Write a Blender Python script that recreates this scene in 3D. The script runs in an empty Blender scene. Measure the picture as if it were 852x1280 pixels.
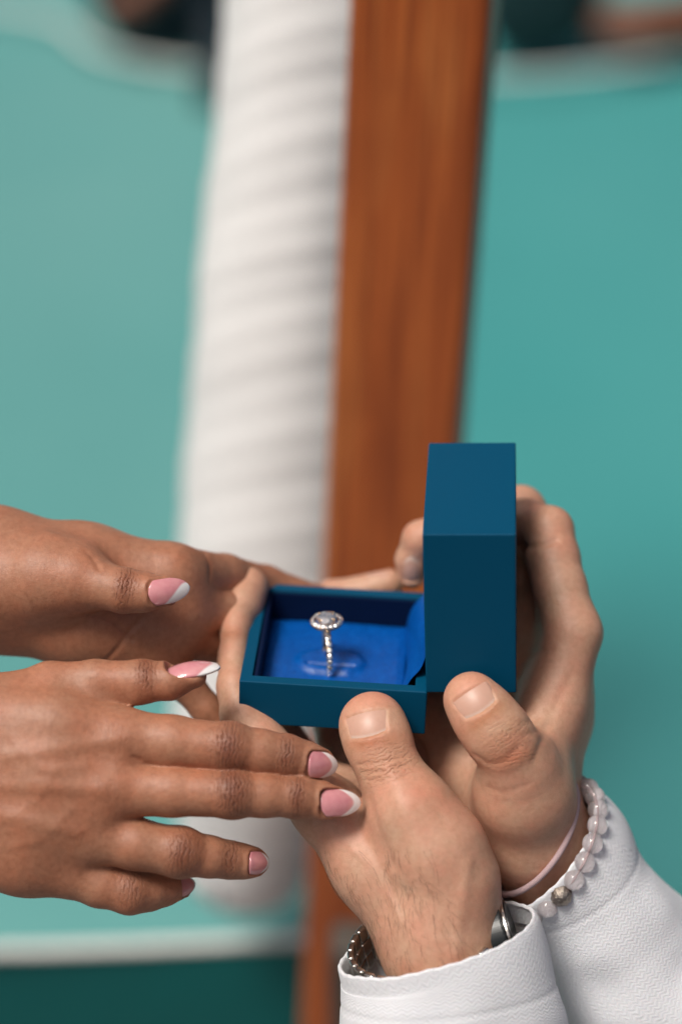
import bpy, bmesh, math, random
import numpy as np
from mathutils import Vector, Matrix, noise as mnoise

random.seed(7); np.random.seed(7)
scene = bpy.context.scene
col = scene.collection

# ------------------------------------------------------------------ camera, world, sun, exposure
PITCH = math.radians(35)
CAM = Vector((0.0, 0.0, 1.62))
cam_data = bpy.data.cameras.new("camera")
cam = bpy.data.objects.new("camera", cam_data); col.objects.link(cam)
cam.location = CAM
cam.rotation_euler = (math.radians(90) - PITCH, 0, 0)
cam_data.sensor_fit = 'VERTICAL'; cam_data.sensor_height = 36.0; cam_data.sensor_width = 24.0
cam_data.lens = 85.0
cam_data.clip_start = 0.02; cam_data.clip_end = 500
cam_data.dof.use_dof = True
cam_data.dof.focus_distance = 0.776
cam_data.dof.aperture_fstop = 3.3
scene.camera = cam

SUN_EL, SUN_AZ = math.radians(65), math.radians(-120)   # azimuth clockwise from +Y (away from the camera): high, from the left
world = bpy.data.worlds.new("World"); scene.world = world; world.use_nodes = True
wn = world.node_tree.nodes; wl = world.node_tree.links
bg = wn["Background"]; sky = wn.new("ShaderNodeTexSky"); sky.sky_type = 'NISHITA'; sky.sun_disc = False
sky.sun_elevation = SUN_EL; sky.sun_rotation = SUN_AZ
sky.air_density = 0.5; sky.dust_density = 8.0; sky.ozone_density = 0.3
wl.new(sky.outputs[0], bg.inputs[0]); bg.inputs[1].default_value = 0.085
sd = bpy.data.lights.new("sun", 'SUN'); sd.energy = 2.6; sd.angle = math.radians(18); sd.color = (1.0, 0.955, 0.89)
so = bpy.data.objects.new("sun", sd); col.objects.link(so)
sdir = Vector((math.sin(SUN_AZ) * math.cos(SUN_EL), math.cos(SUN_AZ) * math.cos(SUN_EL), math.sin(SUN_EL)))
so.rotation_euler = sdir.to_track_quat('Z', 'Y').to_euler(); so.location = CAM + sdir * 3
vs = scene.view_settings
vs.view_transform = 'Standard'; vs.look = 'None'; vs.gamma = 1.0; vs.exposure = -0.12; vs.use_curve_mapping = False
scene.cycles.use_denoising = True

# ------------------------------------------------------------------ units: 1 u = 0.2586 mm, focal length 3022 u, the box stands 3022 u away
F = 3022.0
S = 0.0002586
CMW = Matrix.Translation(CAM) @ Matrix.Rotation(math.radians(90) - PITCH, 4, 'X')
CM = np.array(CMW)

def q3(x, y, dz):
    """a point given by direction and depth -> scene point in u (x right, y down, z away)"""
    k = 1 + dz / F
    return np.array([(x - 426) * k + 426, (y - 640) * k + 640, dz], float)

def to_world(q):
    q = np.asarray(q, float).reshape(-1, 3)
    l = np.stack([(q[:, 0] - 426) * S, -(q[:, 1] - 640) * S, -(F + q[:, 2]) * S], 1)
    return l @ CM[:3, :3].T + CM[:3, 3]

def W(x, y, dz):
    return Vector(to_world(q3(x, y, dz))[0])

def WZ(x, y, Z):
    """point at Z metres from the camera"""
    return W(x, y, Z / S - F)

# ------------------------------------------------------------------ object helpers
def thing(name, label, cat, loc, group=None):
    o = bpy.data.objects.new(name, None); col.objects.link(o); o.empty_display_size = 0.01
    o.location = Vector(loc); o['label'] = label; o['category'] = cat
    if group: o['group'] = group
    return o

def root_loc(o):
    l = Vector((0, 0, 0))
    while o is not None:
        l += o.location; o = o.parent
    return l

def mesh_obj(name, verts, faces, mat, parent=None, smooth=True, kind=None, label=None):
    """verts in world coordinates"""
    base = root_loc(parent) if parent else Vector((0, 0, 0))
    v = np.asarray(verts, float).reshape(-1, 3) - np.array(base)
    me = bpy.data.meshes.new(name)
    if isinstance(faces, np.ndarray):
        n = len(faces); k = faces.shape[1]
        me.vertices.add(len(v)); me.vertices.foreach_set("co", v.astype(np.float32).ravel())
        me.loops.add(n * k); me.loops.foreach_set("vertex_index", faces.astype(np.int32).ravel())
        me.polygons.add(n)
        me.polygons.foreach_set("loop_start", np.arange(0, n * k, k, dtype=np.int32))
        me.update(calc_edges=True)
    else:
        me.from_pydata([tuple(p) for p in v], [], faces); me.update()
    me.validate()
    if smooth: me.polygons.foreach_set("use_smooth", np.ones(len(me.polygons), bool))
    if mat: me.materials.append(mat)
    o = bpy.data.objects.new(name, me); col.objects.link(o)
    if parent: o.parent = parent
    if kind: o['kind'] = kind
    if label: o['label'] = label
    return o

def bm_obj(name, bm, mat, parent=None, matrix=None, smooth=False, bevel=0, seg=2, kind=None, label=None):
    """bm in local coordinates; matrix places it in the world"""
    if bevel:
        bmesh.ops.bevel(bm, geom=bm.edges[:], offset=bevel, segments=seg, profile=0.6, affect='EDGES')
    bmesh.ops.recalc_face_normals(bm, faces=bm.faces[:])
    me = bpy.data.meshes.new(name); bm.to_mesh(me); bm.free()
    if smooth: me.polygons.foreach_set("use_smooth", np.ones(len(me.polygons), bool))
    if mat: me.materials.append(mat)
    o = bpy.data.objects.new(name, me); col.objects.link(o)
    m = matrix if matrix is not None else Matrix.Identity(4)
    if parent:
        o.parent = parent
        m = Matrix.Translation(-root_loc(parent)) @ m
    o.matrix_basis = m
    if kind: o['kind'] = kind
    if label: o['label'] = label
    return o

def add_box(bm, x0, x1, y0, y1, z0, z1):
    vs_ = [bm.verts.new(p) for p in [(x0,y0,z0),(x1,y0,z0),(x1,y1,z0),(x0,y1,z0),(x0,y0,z1),(x1,y0,z1),(x1,y1,z1),(x0,y1,z1)]]
    for f in [(3,2,1,0),(4,5,6,7),(0,1,5,4),(1,2,6,5),(2,3,7,6),(3,0,4,7)]:
        bm.faces.new([vs_[i] for i in f])

def tube(points, radii, n=12, closed=False, cap=True):
    """verts, faces of a swept tube, points Nx3"""
    P = np.asarray(points, float); N = len(P)
    R = np.broadcast_to(np.asarray(radii, float), (N,))
    if closed: T = np.roll(P, -1, 0) - np.roll(P, 1, 0)
    else: T = np.gradient(P, axis=0)
    T /= np.linalg.norm(T, axis=1)[:, None] + 1e-12
    up = np.array([0, 0, 1.0])
    if abs(T[0] @ up) > 0.9: up = np.array([1.0, 0, 0])
    verts = []; a = np.linspace(0, 2 * math.pi, n, endpoint=False)
    nrm = np.cross(T[0], up); nrm /= np.linalg.norm(nrm)
    for i in range(N):
        nrm = nrm - T[i] * (nrm @ T[i]); nrm /= np.linalg.norm(nrm)
        b = np.cross(T[i], nrm)
        verts.append(P[i] + R[i] * (np.cos(a)[:, None] * nrm + np.sin(a)[:, None] * b))
    V = np.concatenate(verts); faces = []
    M = N if closed else N - 1
    for i in range(M):
        j = (i + 1) % N
        for k in range(n):
            l = (k + 1) % n
            faces.append((i * n + k, i * n + l, j * n + l, j * n + k))
    if cap and not closed:
        faces.append(tuple(range(n - 1, -1, -1))); faces.append(tuple((N - 1) * n + k for k in range(n)))
    return V, faces

def catmull(pts, n):
    P = np.asarray(pts, float); m = len(P)
    Q = np.concatenate([[2 * P[0] - P[1]], P, [2 * P[-1] - P[-2]]])
    out = []
    for t in np.linspace(0, m - 1, n):
        i = min(int(t), m - 2); f = t - i
        a, b, c, d = Q[i], Q[i + 1], Q[i + 2], Q[i + 3]
        out.append(0.5 * (2 * b + (c - a) * f + (2 * a - 5 * b + 4 * c - d) * f * f + (3 * b - a - 3 * c + d) * f ** 3))
    return np.array(out)

# ------------------------------------------------------------------ materials
class NT:
    def __init__(self, name):
        self.m = bpy.data.materials.new(name); self.m.use_nodes = True
        self.t = self.m.node_tree; self.p = self.t.nodes["Principled BSDF"]
    def n(self, typ, **kw):
        nd = self.t.nodes.new("ShaderNode" + typ)
        for k, v in kw.items():
            if k.startswith("i_"): 
                key = k[2:]; key = int(key) if key.isdigit() else key.replace("_", " ")
                nd.inputs[key].default_value = v
            else: setattr(nd, k, v)
        return nd
    def l(self, a, b): self.t.links.new(a, b)
    def math(self, op, a, b=None, c=None, clamp=False):
        nd = self.n("Math", operation=op); nd.use_clamp = clamp
        for i, x in enumerate((a, b, c)):
            if x is None: continue
            if isinstance(x, (int, float)): nd.inputs[i].default_value = x
            else: self.l(x, nd.inputs[i])
        return nd.outputs[0]
    def mix(self, fac, a, b, blend='MIX'):
        nd = self.n("Mix", data_type='RGBA', blend_type=blend)
        for i, x in ((0, fac), (6, a), (7, b)):
            if isinstance(x, (int, float)): nd.inputs[i].default_value = x
            elif isinstance(x, tuple): nd.inputs[i].default_value = (*x, 1) if len(x) == 3 else x
            else: self.l(x, nd.inputs[i])
        return nd.outputs[2]
    def obj(self, scale=(1, 1, 1)):
        tc = self.n("TexCoord"); mp = self.n("Mapping"); mp.inputs['Scale'].default_value = scale
        self.l(tc.outputs['Object'], mp.inputs[0]); return mp.outputs[0]
    def noise(self, vec, scale, detail=3, rough=0.5, dist=0.0):
        nd = self.n("TexNoise"); nd.inputs['Scale'].default_value = scale; nd.inputs['Detail'].default_value = detail
        nd.inputs['Roughness'].default_value = rough; nd.inputs['Distortion'].default_value = dist
        self.l(vec, nd.inputs['Vector']); return nd.outputs['Fac']
    def ramp(self, fac, stops):
        nd = self.n("ValToRGB"); cr = nd.color_ramp
        while len(cr.elements) < len(stops): cr.elements.new(0.5)
        for e, (p, c) in zip(cr.elements, stops):
            e.position = p; e.color = (*c, 1) if len(c) == 3 else c
        self.l(fac, nd.inputs[0]); return nd.outputs[0]
    def bump(self, h, dist, strength=1.0, prev=None):
        b = self.n("Bump"); b.inputs['Strength'].default_value = strength; b.inputs['Distance'].default_value = dist
        self.l(h, b.inputs['Height'])
        if prev is not None: self.l(prev, b.inputs['Normal'])
        return b.outputs[0]
    def set(self, **kw):
        for k, v in kw.items():
            i = self.p.inputs[k.replace("_", " ")]
            if isinstance(v, (int, float, tuple, list)):
                i.default_value = (*v, 1) if isinstance(v, tuple) and len(v) == 3 and i.type == 'RGBA' else v
            else: self.l(v, i)

def skin_mat(name, base, warm, dark, sss=0.16):
    k = NT(name)
    mm = k.obj((1000, 1000, 1000))                       # object space in millimetres
    tone = k.n("Attribute", attribute_name="tone").outputs['Color']
    wr = k.n("Attribute", attribute_name="wr").outputs['Fac']
    ax = k.n("Attribute", attribute_name="ax").outputs['Fac']
    n1 = k.noise(mm, 0.09, 3, 0.55); n2 = k.noise(mm, 0.5, 4, 0.6); n3 = k.noise(mm, 2.2, 3, 0.6)
    c = k.mix(k.math('MULTIPLY', k.math('SUBTRACT', n1, 0.32, clamp=True), 2.6, clamp=True), base, warm)
    c = k.mix(k.math('MULTIPLY', k.math('SUBTRACT', n2, 0.40, clamp=True), 1.6, clamp=True), c, dark)
    c = k.mix(k.math('MULTIPLY', k.math('SUBTRACT', n3, 0.52, clamp=True), 1.5, clamp=True), c, dark)
    c = k.mix(1.0, c, tone, 'MULTIPLY')
    # transverse creases on the joints
    w = k.math('ADD', k.math('MULTIPLY', ax, 0.60), k.math('MULTIPLY', k.noise(mm, 0.36, 4, 0.6), 9.5))
    s = k.math('POWER', k.math('ABSOLUTE', k.math('SINE', w)), 0.32)
    brk = k.math('MULTIPLY', k.math('SUBTRACT', k.noise(mm, 0.9, 2), 0.32, clamp=True), 4.0, clamp=True)
    crease = k.math('MULTIPLY', k.math('MULTIPLY', k.math('SUBTRACT', 1.0, s), brk), wr)
    c = k.mix(k.math('MULTIPLY', crease, 0.85, clamp=True), c, k.mix(1.0, c, (0.34, 0.25, 0.22), 'MULTIPLY'))
    # fine skin relief: cells and pores
    vo = k.n("TexVoronoi", feature='DISTANCE_TO_EDGE'); vo.inputs['Scale'].default_value = 1.25
    wv = k.n("VectorMath", operation='ADD'); k.l(mm, wv.inputs[0])
    nz = k.n("TexNoise"); nz.inputs['Scale'].default_value = 0.8; k.l(mm, nz.inputs['Vector']); k.l(nz.outputs['Color'], wv.inputs[1])
    k.l(wv.outputs[0], vo.inputs['Vector'])
    cell = k.math('MINIMUM', vo.outputs['Distance'], 0.16)
    h = k.math('ADD', k.math('MULTIPLY', cell, 0.9), k.math('ADD', k.math('MULTIPLY', n3, 0.35), k.math('MULTIPLY', n2, 0.9)))
    b1 = k.bump(h, 0.00018, 0.9)
    b2 = k.bump(k.math('MULTIPLY', crease, -1.0), 0.0006, 1.0, b1)
    ro = k.math('ADD', 0.36, k.math('MULTIPLY', n3, 0.22))
    k.set(Base_Color=c, Roughness=ro, Normal=b2, Specular_IOR_Level=0.5, Subsurface_Weight=sss,
          Subsurface_Radius=(1.0, 0.36, 0.2), Subsurface_Scale=0.0035)
    return k.m

M = {}
M['skin_brown'] = skin_mat('brown_skin', (0.420, 0.205, 0.122), (0.455, 0.185, 0.102), (0.265, 0.104, 0.055))
M['skin_tan'] = skin_mat('tan_skin', (0.60, 0.37, 0.25), (0.63, 0.305, 0.205), (0.47, 0.245, 0.150), 0.2)

def plain(name, colr, rough, metal=0.0, nscale=0, namp=0.0, bumpd=0.0, **kw):
    k = NT(name)
    if nscale:
        mm = k.obj((1000, 1000, 1000)); nf = k.noise(mm, nscale, 4, 0.6)
        k.set(Base_Color=k.mix(nf, tuple(x * (1 - namp) for x in colr), tuple(min(1, x * (1 + namp)) for x in colr)))
        k.set(Roughness=k.math('ADD', rough - 0.06, k.math('MULTIPLY', nf, 0.12)))
        if bumpd: k.set(Normal=k.bump(nf, bumpd))
    else: k.set(Base_Color=colr, Roughness=rough)
    k.set(Metallic=metal, **kw)
    return k.m

M['box'] = plain('petrol_blue_box', (0.0, 0.066, 0.138), 0.52, 0, 2.2, 0.14, 0.00006, Specular_IOR_Level=0.12)
k = NT('royal_blue_satin')
mm = k.obj((1000, 1000, 1000)); nf = k.noise(mm, 0.5, 4, 0.65); nfine = k.noise(mm, 5.0, 2)
k.set(Base_Color=k.mix(nf, (0.0, 0.045, 0.25), (0.0, 0.125, 0.50)), Roughness=k.math('ADD', 0.24, k.math('MULTIPLY', nfine, 0.14)),
      Normal=k.bump(k.math('ADD', nf, k.math('MULTIPLY', nfine, 0.25)), 0.00022), Specular_IOR_Level=0.45)
M['satin'] = k.m
k = NT('navy_velvet')
mm = k.obj((1000, 1000, 1000)); nf = k.noise(mm, 1.2, 4, 0.7)
k.set(Base_Color=k.mix(nf, (0.0005, 0.004, 0.020), (0.0005, 0.012, 0.055)), Roughness=0.6, Normal=k.bump(nf, 0.0002), Specular_IOR_Level=0.15)
M['velvet'] = k.m
M['gold'] = plain('rose_gold', (0.92, 0.66, 0.40), 0.16, 1.0)
M['steel'] = plain('watch_steel', (0.62, 0.60, 0.56), 0.2, 1.0, 2.0, 0.12)
M['black'] = plain('black_rubber', (0.008, 0.012, 0.014), 0.35, 0, 1.0, 0.3)
k = NT('diamond'); k.set(Base_Color=(0.98, 0.985, 1.0), Roughness=0.05, IOR=2.2, Transmission_Weight=0.55, Metallic=0.55, Specular_IOR_Level=0.9)
M['diamond'] = k.m
k = NT('pave_diamond'); k.set(Base_Color=(0.95, 0.94, 0.92), Roughness=0.06, IOR=2.2, Metallic=0.8)
M['pave'] = k.m
# nails
k = NT('french_manicure')
tp = k.n("Attribute", attribute_name="tip").outputs['Fac']
mm = k.obj((1000, 1000, 1000)); nf = k.noise(mm, 0.35, 2)
pink = k.mix(nf, (0.60, 0.20, 0.24), (0.74, 0.36, 0.36))
edge = k.math('SMOOTH_MIN', k.math('MAXIMUM', k.math('MULTIPLY', tp, 14.0), 0.0), 1.0, 0.1, clamp=True)
k.set(Base_Color=k.mix(edge, pink, (0.86, 0.84, 0.83)), Roughness=0.09, Coat_Weight=0.8, Coat_Roughness=0.03, Subsurface_Weight=0.08,
      Subsurface_Radius=(1, .5, .5), Subsurface_Scale=0.001, Specular_IOR_Level=0.6)
M['manicure'] = k.m
k = NT('natural_nail')
tp = k.n("Attribute", attribute_name="tip").outputs['Fac']        # runs 0 at the cuticle to 1 at the free edge
mm = k.obj((1000, 1000, 1000)); nf = k.noise(mm, 0.6, 3)
c = k.mix(nf, (0.55, 0.315, 0.235), (0.62, 0.37, 0.275))
c = k.mix(k.math('MULTIPLY', k.math('SUBTRACT', 0.17, tp, clamp=True), 5.0, clamp=True), c, (0.70, 0.57, 0.48))
k.set(Base_Color=c, Roughness=0.42, Coat_Weight=0.08, Coat_Roughness=0.3, Subsurface_Weight=0.15, Subsurface_Radius=(1, .4, .3), Subsurface_Scale=0.0015)
M['nail'] = k.m
M['hair'] = plain('dark_arm_hair', (0.10, 0.055, 0.032), 0.5)
# woven white cotton, herringbone from uv in millimetres
k = NT('white_herringbone_cotton')
uv = k.n("UVMap"); sp = k.n("SeparateXYZ"); k.l(uv.outputs[0], sp.inputs[0])
mm = k.obj((1000, 1000, 1000)); wob = k.noise(mm, 0.25, 3)
uu = k.math('ADD', sp.outputs[0], k.math('MULTIPLY', wob, 1.6)); vv = k.math('ADD', sp.outputs[1], k.math('MULTIPLY', wob, 1.6))
zz = k.math('PINGPONG', uu, 1.5)
ph = k.math('ADD', k.math('MULTIPLY', vv, 4.4), k.math('MULTIPLY', zz, 3.4))
wv = k.math('MULTIPLY', k.math('ADD', k.math('SINE', ph), 1.0), 0.5)
nf = k.noise(mm, 3.0, 3, 0.7); nb = k.noise(mm, 0.05, 3)
h = k.math('ADD', wv, k.math('MULTIPLY', nf, 0.9))
c = k.mix(nb, (0.735, 0.755, 0.79), (0.80, 0.82, 0.85))
c = k.mix(k.math('MULTIPLY', k.math('SUBTRACT', 0.55, wv, clamp=True), 0.14), c, (0.56, 0.58, 0.62))
k.set(Base_Color=c, Roughness=0.85, Normal=k.bump(h, 0.00007, 0.8), Sheen_Weight=0.15, Subsurface_Weight=0.05, Subsurface_Scale=0.002)
M['cotton'] = k.m
M['bead'] = None
k = NT('rose_quartz')
mm = k.obj((1000, 1000, 1000)); nf = k.noise(mm, 0.4, 3)
k.set(Base_Color=k.mix(nf, (0.93, 0.82, 0.82), (0.98, 0.94, 0.94)), Roughness=0.03, Transmission_Weight=0.8, IOR=1.5)
M['bead'] = k.m
M['pewter'] = plain('antique_pewter', (0.40, 0.35, 0.30), 0.3, 1.0, 1.2, 0.6, 0.0004)
M['cord'] = plain('mauve_cord', (0.50, 0.36, 0.37), 0.7, 0, 3.0, 0.2, 0.0001)
# wood: grain runs along local z
k = NT('varnished_wood')
g = k.obj((60, 60, 5)); w1 = k.noise(g, 1.0, 5, 0.6, 0.6); g2 = k.obj((300, 300, 9)); w2 = k.noise(g2, 1.0, 4, 0.6)
g3 = k.obj((14, 14, 9)); w3 = k.noise(g3, 1.0, 3, 0.5)
c = k.ramp(w1, [(0.30, (0.22, 0.044, 0.009)), (0.5, (0.41, 0.098, 0.020)), (0.70, (0.54, 0.175, 0.044))])
c = k.mix(k.math('MULTIPLY', k.math('SUBTRACT', w2, 0.46, clamp=True), 4.0, clamp=True), c, (0.20, 0.042, 0.009))
c = k.mix(k.math('MULTIPLY', k.math('SUBTRACT', w3, 0.5, clamp=True), 2.4, clamp=True), c, (0.20, 0.042, 0.009))
k.set(Base_Color=c, Roughness=k.math('ADD', 0.34, k.math('MULTIPLY', w2, 0.2)), Normal=k.bump(w2, 0.0004), Coat_Weight=0.25, Coat_Roughness=0.25)
M['wood'] = k.m
k = NT('white_canvas')
m1 = k.obj((1, 1, 1)); nb = k.noise(m1, 9.0, 4, 0.6); nfi = k.noise(m1, 400, 3)
k.set(Base_Color=k.mix(nb, (0.72, 0.735, 0.735), (0.83, 0.835, 0.82)), Roughness=0.85, Normal=k.bump(nfi, 0.0005), Sheen_Weight=0.1)
M['canvas'] = k.m
def vinyl(name, a, b):
    k = NT(name)
    m1 = k.obj((1, 1, 1)); nb = k.noise(m1, 1.6, 3, 0.5); nfi = k.noise(m1, 500, 3); nm = k.noise(m1, 6, 3)
    k.set(Base_Color=k.mix(nb, a, b), Roughness=k.math('ADD', 0.42, k.math('MULTIPLY', nm, 0.15)),
          Normal=k.bump(k.math('ADD', k.math('MULTIPLY', nfi, 0.05), nm), 0.004), Specular_IOR_Level=0.3)
    return k.m
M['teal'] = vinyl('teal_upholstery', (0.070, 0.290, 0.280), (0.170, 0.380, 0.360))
M['teal_shaded'] = vinyl('shaded_teal_upholstery', (0.030, 0.260, 0.260), (0.090, 0.335, 0.325))  # same upholstery, the dimmer light towards the right put into its colour
M['piping'] = plain('white_piping', (0.80, 0.79, 0.75), 0.6, 0, 0.3, 0.1)
M['navy'] = plain('dark_navy_cloth', (0.006, 0.016, 0.026), 0.8, 0, 0.05, 0.4)
M['brown'] = plain('brown_leather', (0.16, 0.055, 0.028), 0.5, 0, 0.05, 0.3)
M['stripe'] = plain('blue_webbing', (0.10, 0.25, 0.32), 0.7, 0, 0.1, 0.2)
M['grey'] = plain('dark_grey_paint', (0.075, 0.062, 0.05), 0.6, 0, 0.05, 0.2)

# ------------------------------------------------------------------ SETTING: bench, backrest, floor (far below focus)
H = 0.95                                   # camera height above the bench top
zt = CAM.z - H
def ray_at_z(x, y, z):
    a = W(x, y, 0) - CAM
    return CAM + a * ((z - CAM.z) / a.z)
front_y = ray_at_z(180, 1163, zt).y
back_y = ray_at_z(180, -170, zt).y

def sheet(name, fx, nx, ny, mat, parent=None, kind=None, smooth=True):
    V = []; Fc = []
    for i in range(nx + 1):
        for j in range(ny + 1): V.append(fx(i / nx, j / ny))
    for i in range(nx):
        for j in range(ny):
            a = i * (ny + 1) + j; Fc.append((a, a + ny + 1, a + ny + 2, a + 1))
    return mesh_obj(name, V, Fc, mat, parent, smooth, kind)

bm = bmesh.new(); add_box(bm, -4, 4, -3, 8, -0.05, 0.0)
gr = bm_obj('floor', bm, plain('grey_deck', (0.16, 0.15, 0.14), 0.7, 0, 0.01, 0.2)); gr['kind'] = 'structure'

bench = thing('bench_cushion', 'wide teal upholstered seat pad with white piping behind the hands', 'cushion', (0, (front_y + back_y) / 2, 0.0))
X0, X1 = -1.6, 1.6
def crown(u, v):
    """soft padded profile: u along x, v from front to back"""
    x = X0 + (X1 - X0) * u; y = front_y + (back_y - front_y) * v
    puff = 0.012 * (min(1, v / 0.05) ** 0.5) * (min(1, (1 - v) / 0.05) ** 0.5) - 0.012
    wob = 0.030 * mnoise.noise(Vector((x * 2.0, y * 1.6, 3))) + 0.010 * mnoise.noise(Vector((x * 5, y * 3, 8)))
    return (x, y, zt + puff + wob * min(1, v / 0.08) * min(1, (1 - v) / 0.08))
XM = 0.055  # pad split here so its right part can take the shaded colour
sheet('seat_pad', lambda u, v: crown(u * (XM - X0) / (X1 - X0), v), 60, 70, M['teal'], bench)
sheet('seat_pad', lambda u, v: crown((XM + 0.004 - X0 + u * (X1 - XM - 0.004)) / (X1 - X0), v), 60, 70, M['teal_shaded'], bench)
sheet('front_face', lambda u, v: (X0 + (X1 - X0) * u, front_y - 0.002 - 0.012 * math.sin(math.pi * v) + 0.02 * v, zt - 0.009 - 0.36 * v + 0.0 * u), 40, 12, vinyl('front_shaded_teal_upholstery', (0.002, 0.110, 0.108), (0.004, 0.150, 0.145)), bench)  # shade on the front face below the piping is painted into this teal
xs = np.linspace(X0, X1, 80)
def pip(name, y, z, r, parent, x0=X0, x1=X1, sag=0.006):
    xx = np.linspace(x0, x1, 70)
    P_ = np.array([(x, y + sag * math.sin(x * 5 + 1), z + sag * math.sin(x * 9)) for x in xx])
    V, Fc = tube(P_, r, 10); return mesh_obj(name, V, Fc, M['piping'], parent)
pip('piping', front_y - 0.004, zt - 0.006, 0.0032, bench)
bm = bmesh.new(); add_box(bm, X0 + 0.05, X1 - 0.05, front_y + 0.05, back_y + 0.3, 0.003, zt - 0.30)
bm_obj('base_plinth', bm, M['grey'], bench)
seam = [ray_at_z(a, b, zt) + Vector((0, 0, 0.004)) for a, b in ((-420, -20), (-120, 0), (60, 26), (112, 62), (180, 82), (262, 92), (440, 100), (615, 101), (740, 92), (900, 70), (1200, 40))]
V, Fc = tube(catmull([tuple(p) for p in seam], 60), 0.0032, 10); mesh_obj('piping', V, Fc, M['piping'], bench)

# ------------------------------------------------------------------ blurred things at the top of the picture
def blob(name, c, r, mat, label, cat, seed, group=None, rough=0.12, parent=None):
    bm = bmesh.new(); bmesh.ops.create_icosphere(bm, subdivisions=4, radius=1.0)
    for v in bm.verts:
        d = v.co.normalized(); e = 2.6
        s = (abs(d.x) ** e + abs(d.y) ** e + abs(d.z) ** e) ** (-1 / e)
        n = 1 + rough * mnoise.noise(d * 1.7 + Vector((seed, 0, 0))) + rough * 0.4 * mnoise.noise(d * 4 + Vector((0, seed, 0)))
        v.co = Vector((d.x * r[0], d.y * r[1], d.z * r[2])) * s * n
    o = bm_obj(name, bm, mat, parent, Matrix.Translation(c), smooth=True)
    if label: o['label'] = label; o['category'] = cat
    if group: o['group'] = group
    return o
zb = zt
c = ray_at_z(200, 66, zb); bag = thing('bag', 'dark navy soft bag with brown strap at the top left', 'bag', c)
blob('body', c + Vector((0, 0.05, 0.075)), (0.072, 0.055, 0.085), M['navy'], None, None, 3, parent=bag)
P_ = [ray_at_z(262, 132, zb) + Vector((0, 0, 0.004)), ray_at_z(268, 90, zb) + Vector((0, 0, 0.02)), ray_at_z(272, 46, zb) + Vector((0, 0.0, 0.05))]
V, Fc = tube(catmull(P_, 16), 0.013, 10); mesh_obj('strap', V, Fc, M['navy'], bag)
V, Fc = tube(catmull([c + Vector((-0.045, -0.015, 0.05)), c + Vector((-0.02, -0.02, 0.06)), c + Vector((0.01, -0.012, 0.085))], 14), 0.014, 10)
mesh_obj('brown_strap', V, Fc, M['brown'], bag)
c = ray_at_z(676, 74, zb)
blob('dark_cushion', c + Vector((0, 0.05, 0.075)), (0.062, 0.05, 0.09), plain('black_teal_cloth', (0.004, 0.03, 0.034), 0.8), 'nearly black cushion at the top right beside the wooden beam', 'cushion', 9, rough=0.06)
c = ray_at_z(800, 66, zb)
V, Fc = tube(catmull([ray_at_z(744, 62, zb) + Vector((0, 0, .024)), ray_at_z(765, 66, zb) + Vector((0, 0, 0.028)), ray_at_z(805, 70, zb) + Vector((0, 0, 0.03)), ray_at_z(870, 64, zb) + Vector((0, 0, 0.03)), ray_at_z(960, 66, zb) + Vector((0, 0, 0.03))], 30),
             np.interp(np.linspace(0, 1, 30), [0, .2, 1], [0.012, 0.024, 0.027]), 14)
o = mesh_obj('leather_roll', V, Fc, M['brown']); o['label'] = 'brown leather roll lying on the teal bench at the far top right'; o['category'] = 'roll'

# ------------------------------------------------------------------ wooden beam (top leans towards the camera) and white roll behind it
def frame(a, b, xhint):
    z = (b - a).normalized(); x = (xhint - z * xhint.dot(z)).normalized(); y = z.cross(x)
    return x, y, z
A_ = WZ(532, 0, 0.955); B_ = WZ(450, 1280, 1.21)
dirv = (A_ - B_)
top = A_ + dirv * 0.5; bot = B_ - dirv * 0.35
camr = Vector((1, 0, 0))
x_, y_, z_ = frame(bot, top, camr)
rb_ = Matrix.Rotation(math.radians(-14), 3, z_); x_, y_ = rb_ @ x_, rb_ @ y_   # broad face turned a little to the left
Mx = Matrix((x_, y_, z_)).transposed().to_4x4(); Mx.translation = bot
bm = bmesh.new(); hw = 0.0283; L_ = (top - bot).length
add_box(bm, -hw, hw, -0.014, 0.014, 0, L_)
beam = bm_obj('wooden_beam', bm, M['wood'], None, Mx, bevel=0.005, seg=3)
beam['label'] = 'varnished red-brown wooden beam rising behind the ring box'; beam['category'] = 'beam'

pts = [(400, -160, 1.12, 112), (394, 0, 1.13, 113), (380, 200, 1.15, 116), (364, 400, 1.17, 120), (346, 660, 1.20, 122), (330, 900, 1.23, 114), (312, 1040, 1.26, 88), (308, 1132, 1.28, 66)]
cp = catmull([tuple(WZ(a, b, z)) for a, b, z, r in pts], 260)
rr = catmull([(r * z / F,) for a, b, z, r in pts], 260)[:, 0]
roll = thing('rolled_canvas', 'thick white ribbed canvas roll standing left of the wooden beam', 'canvas roll', WZ(306, 1130, 1.28))
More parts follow.
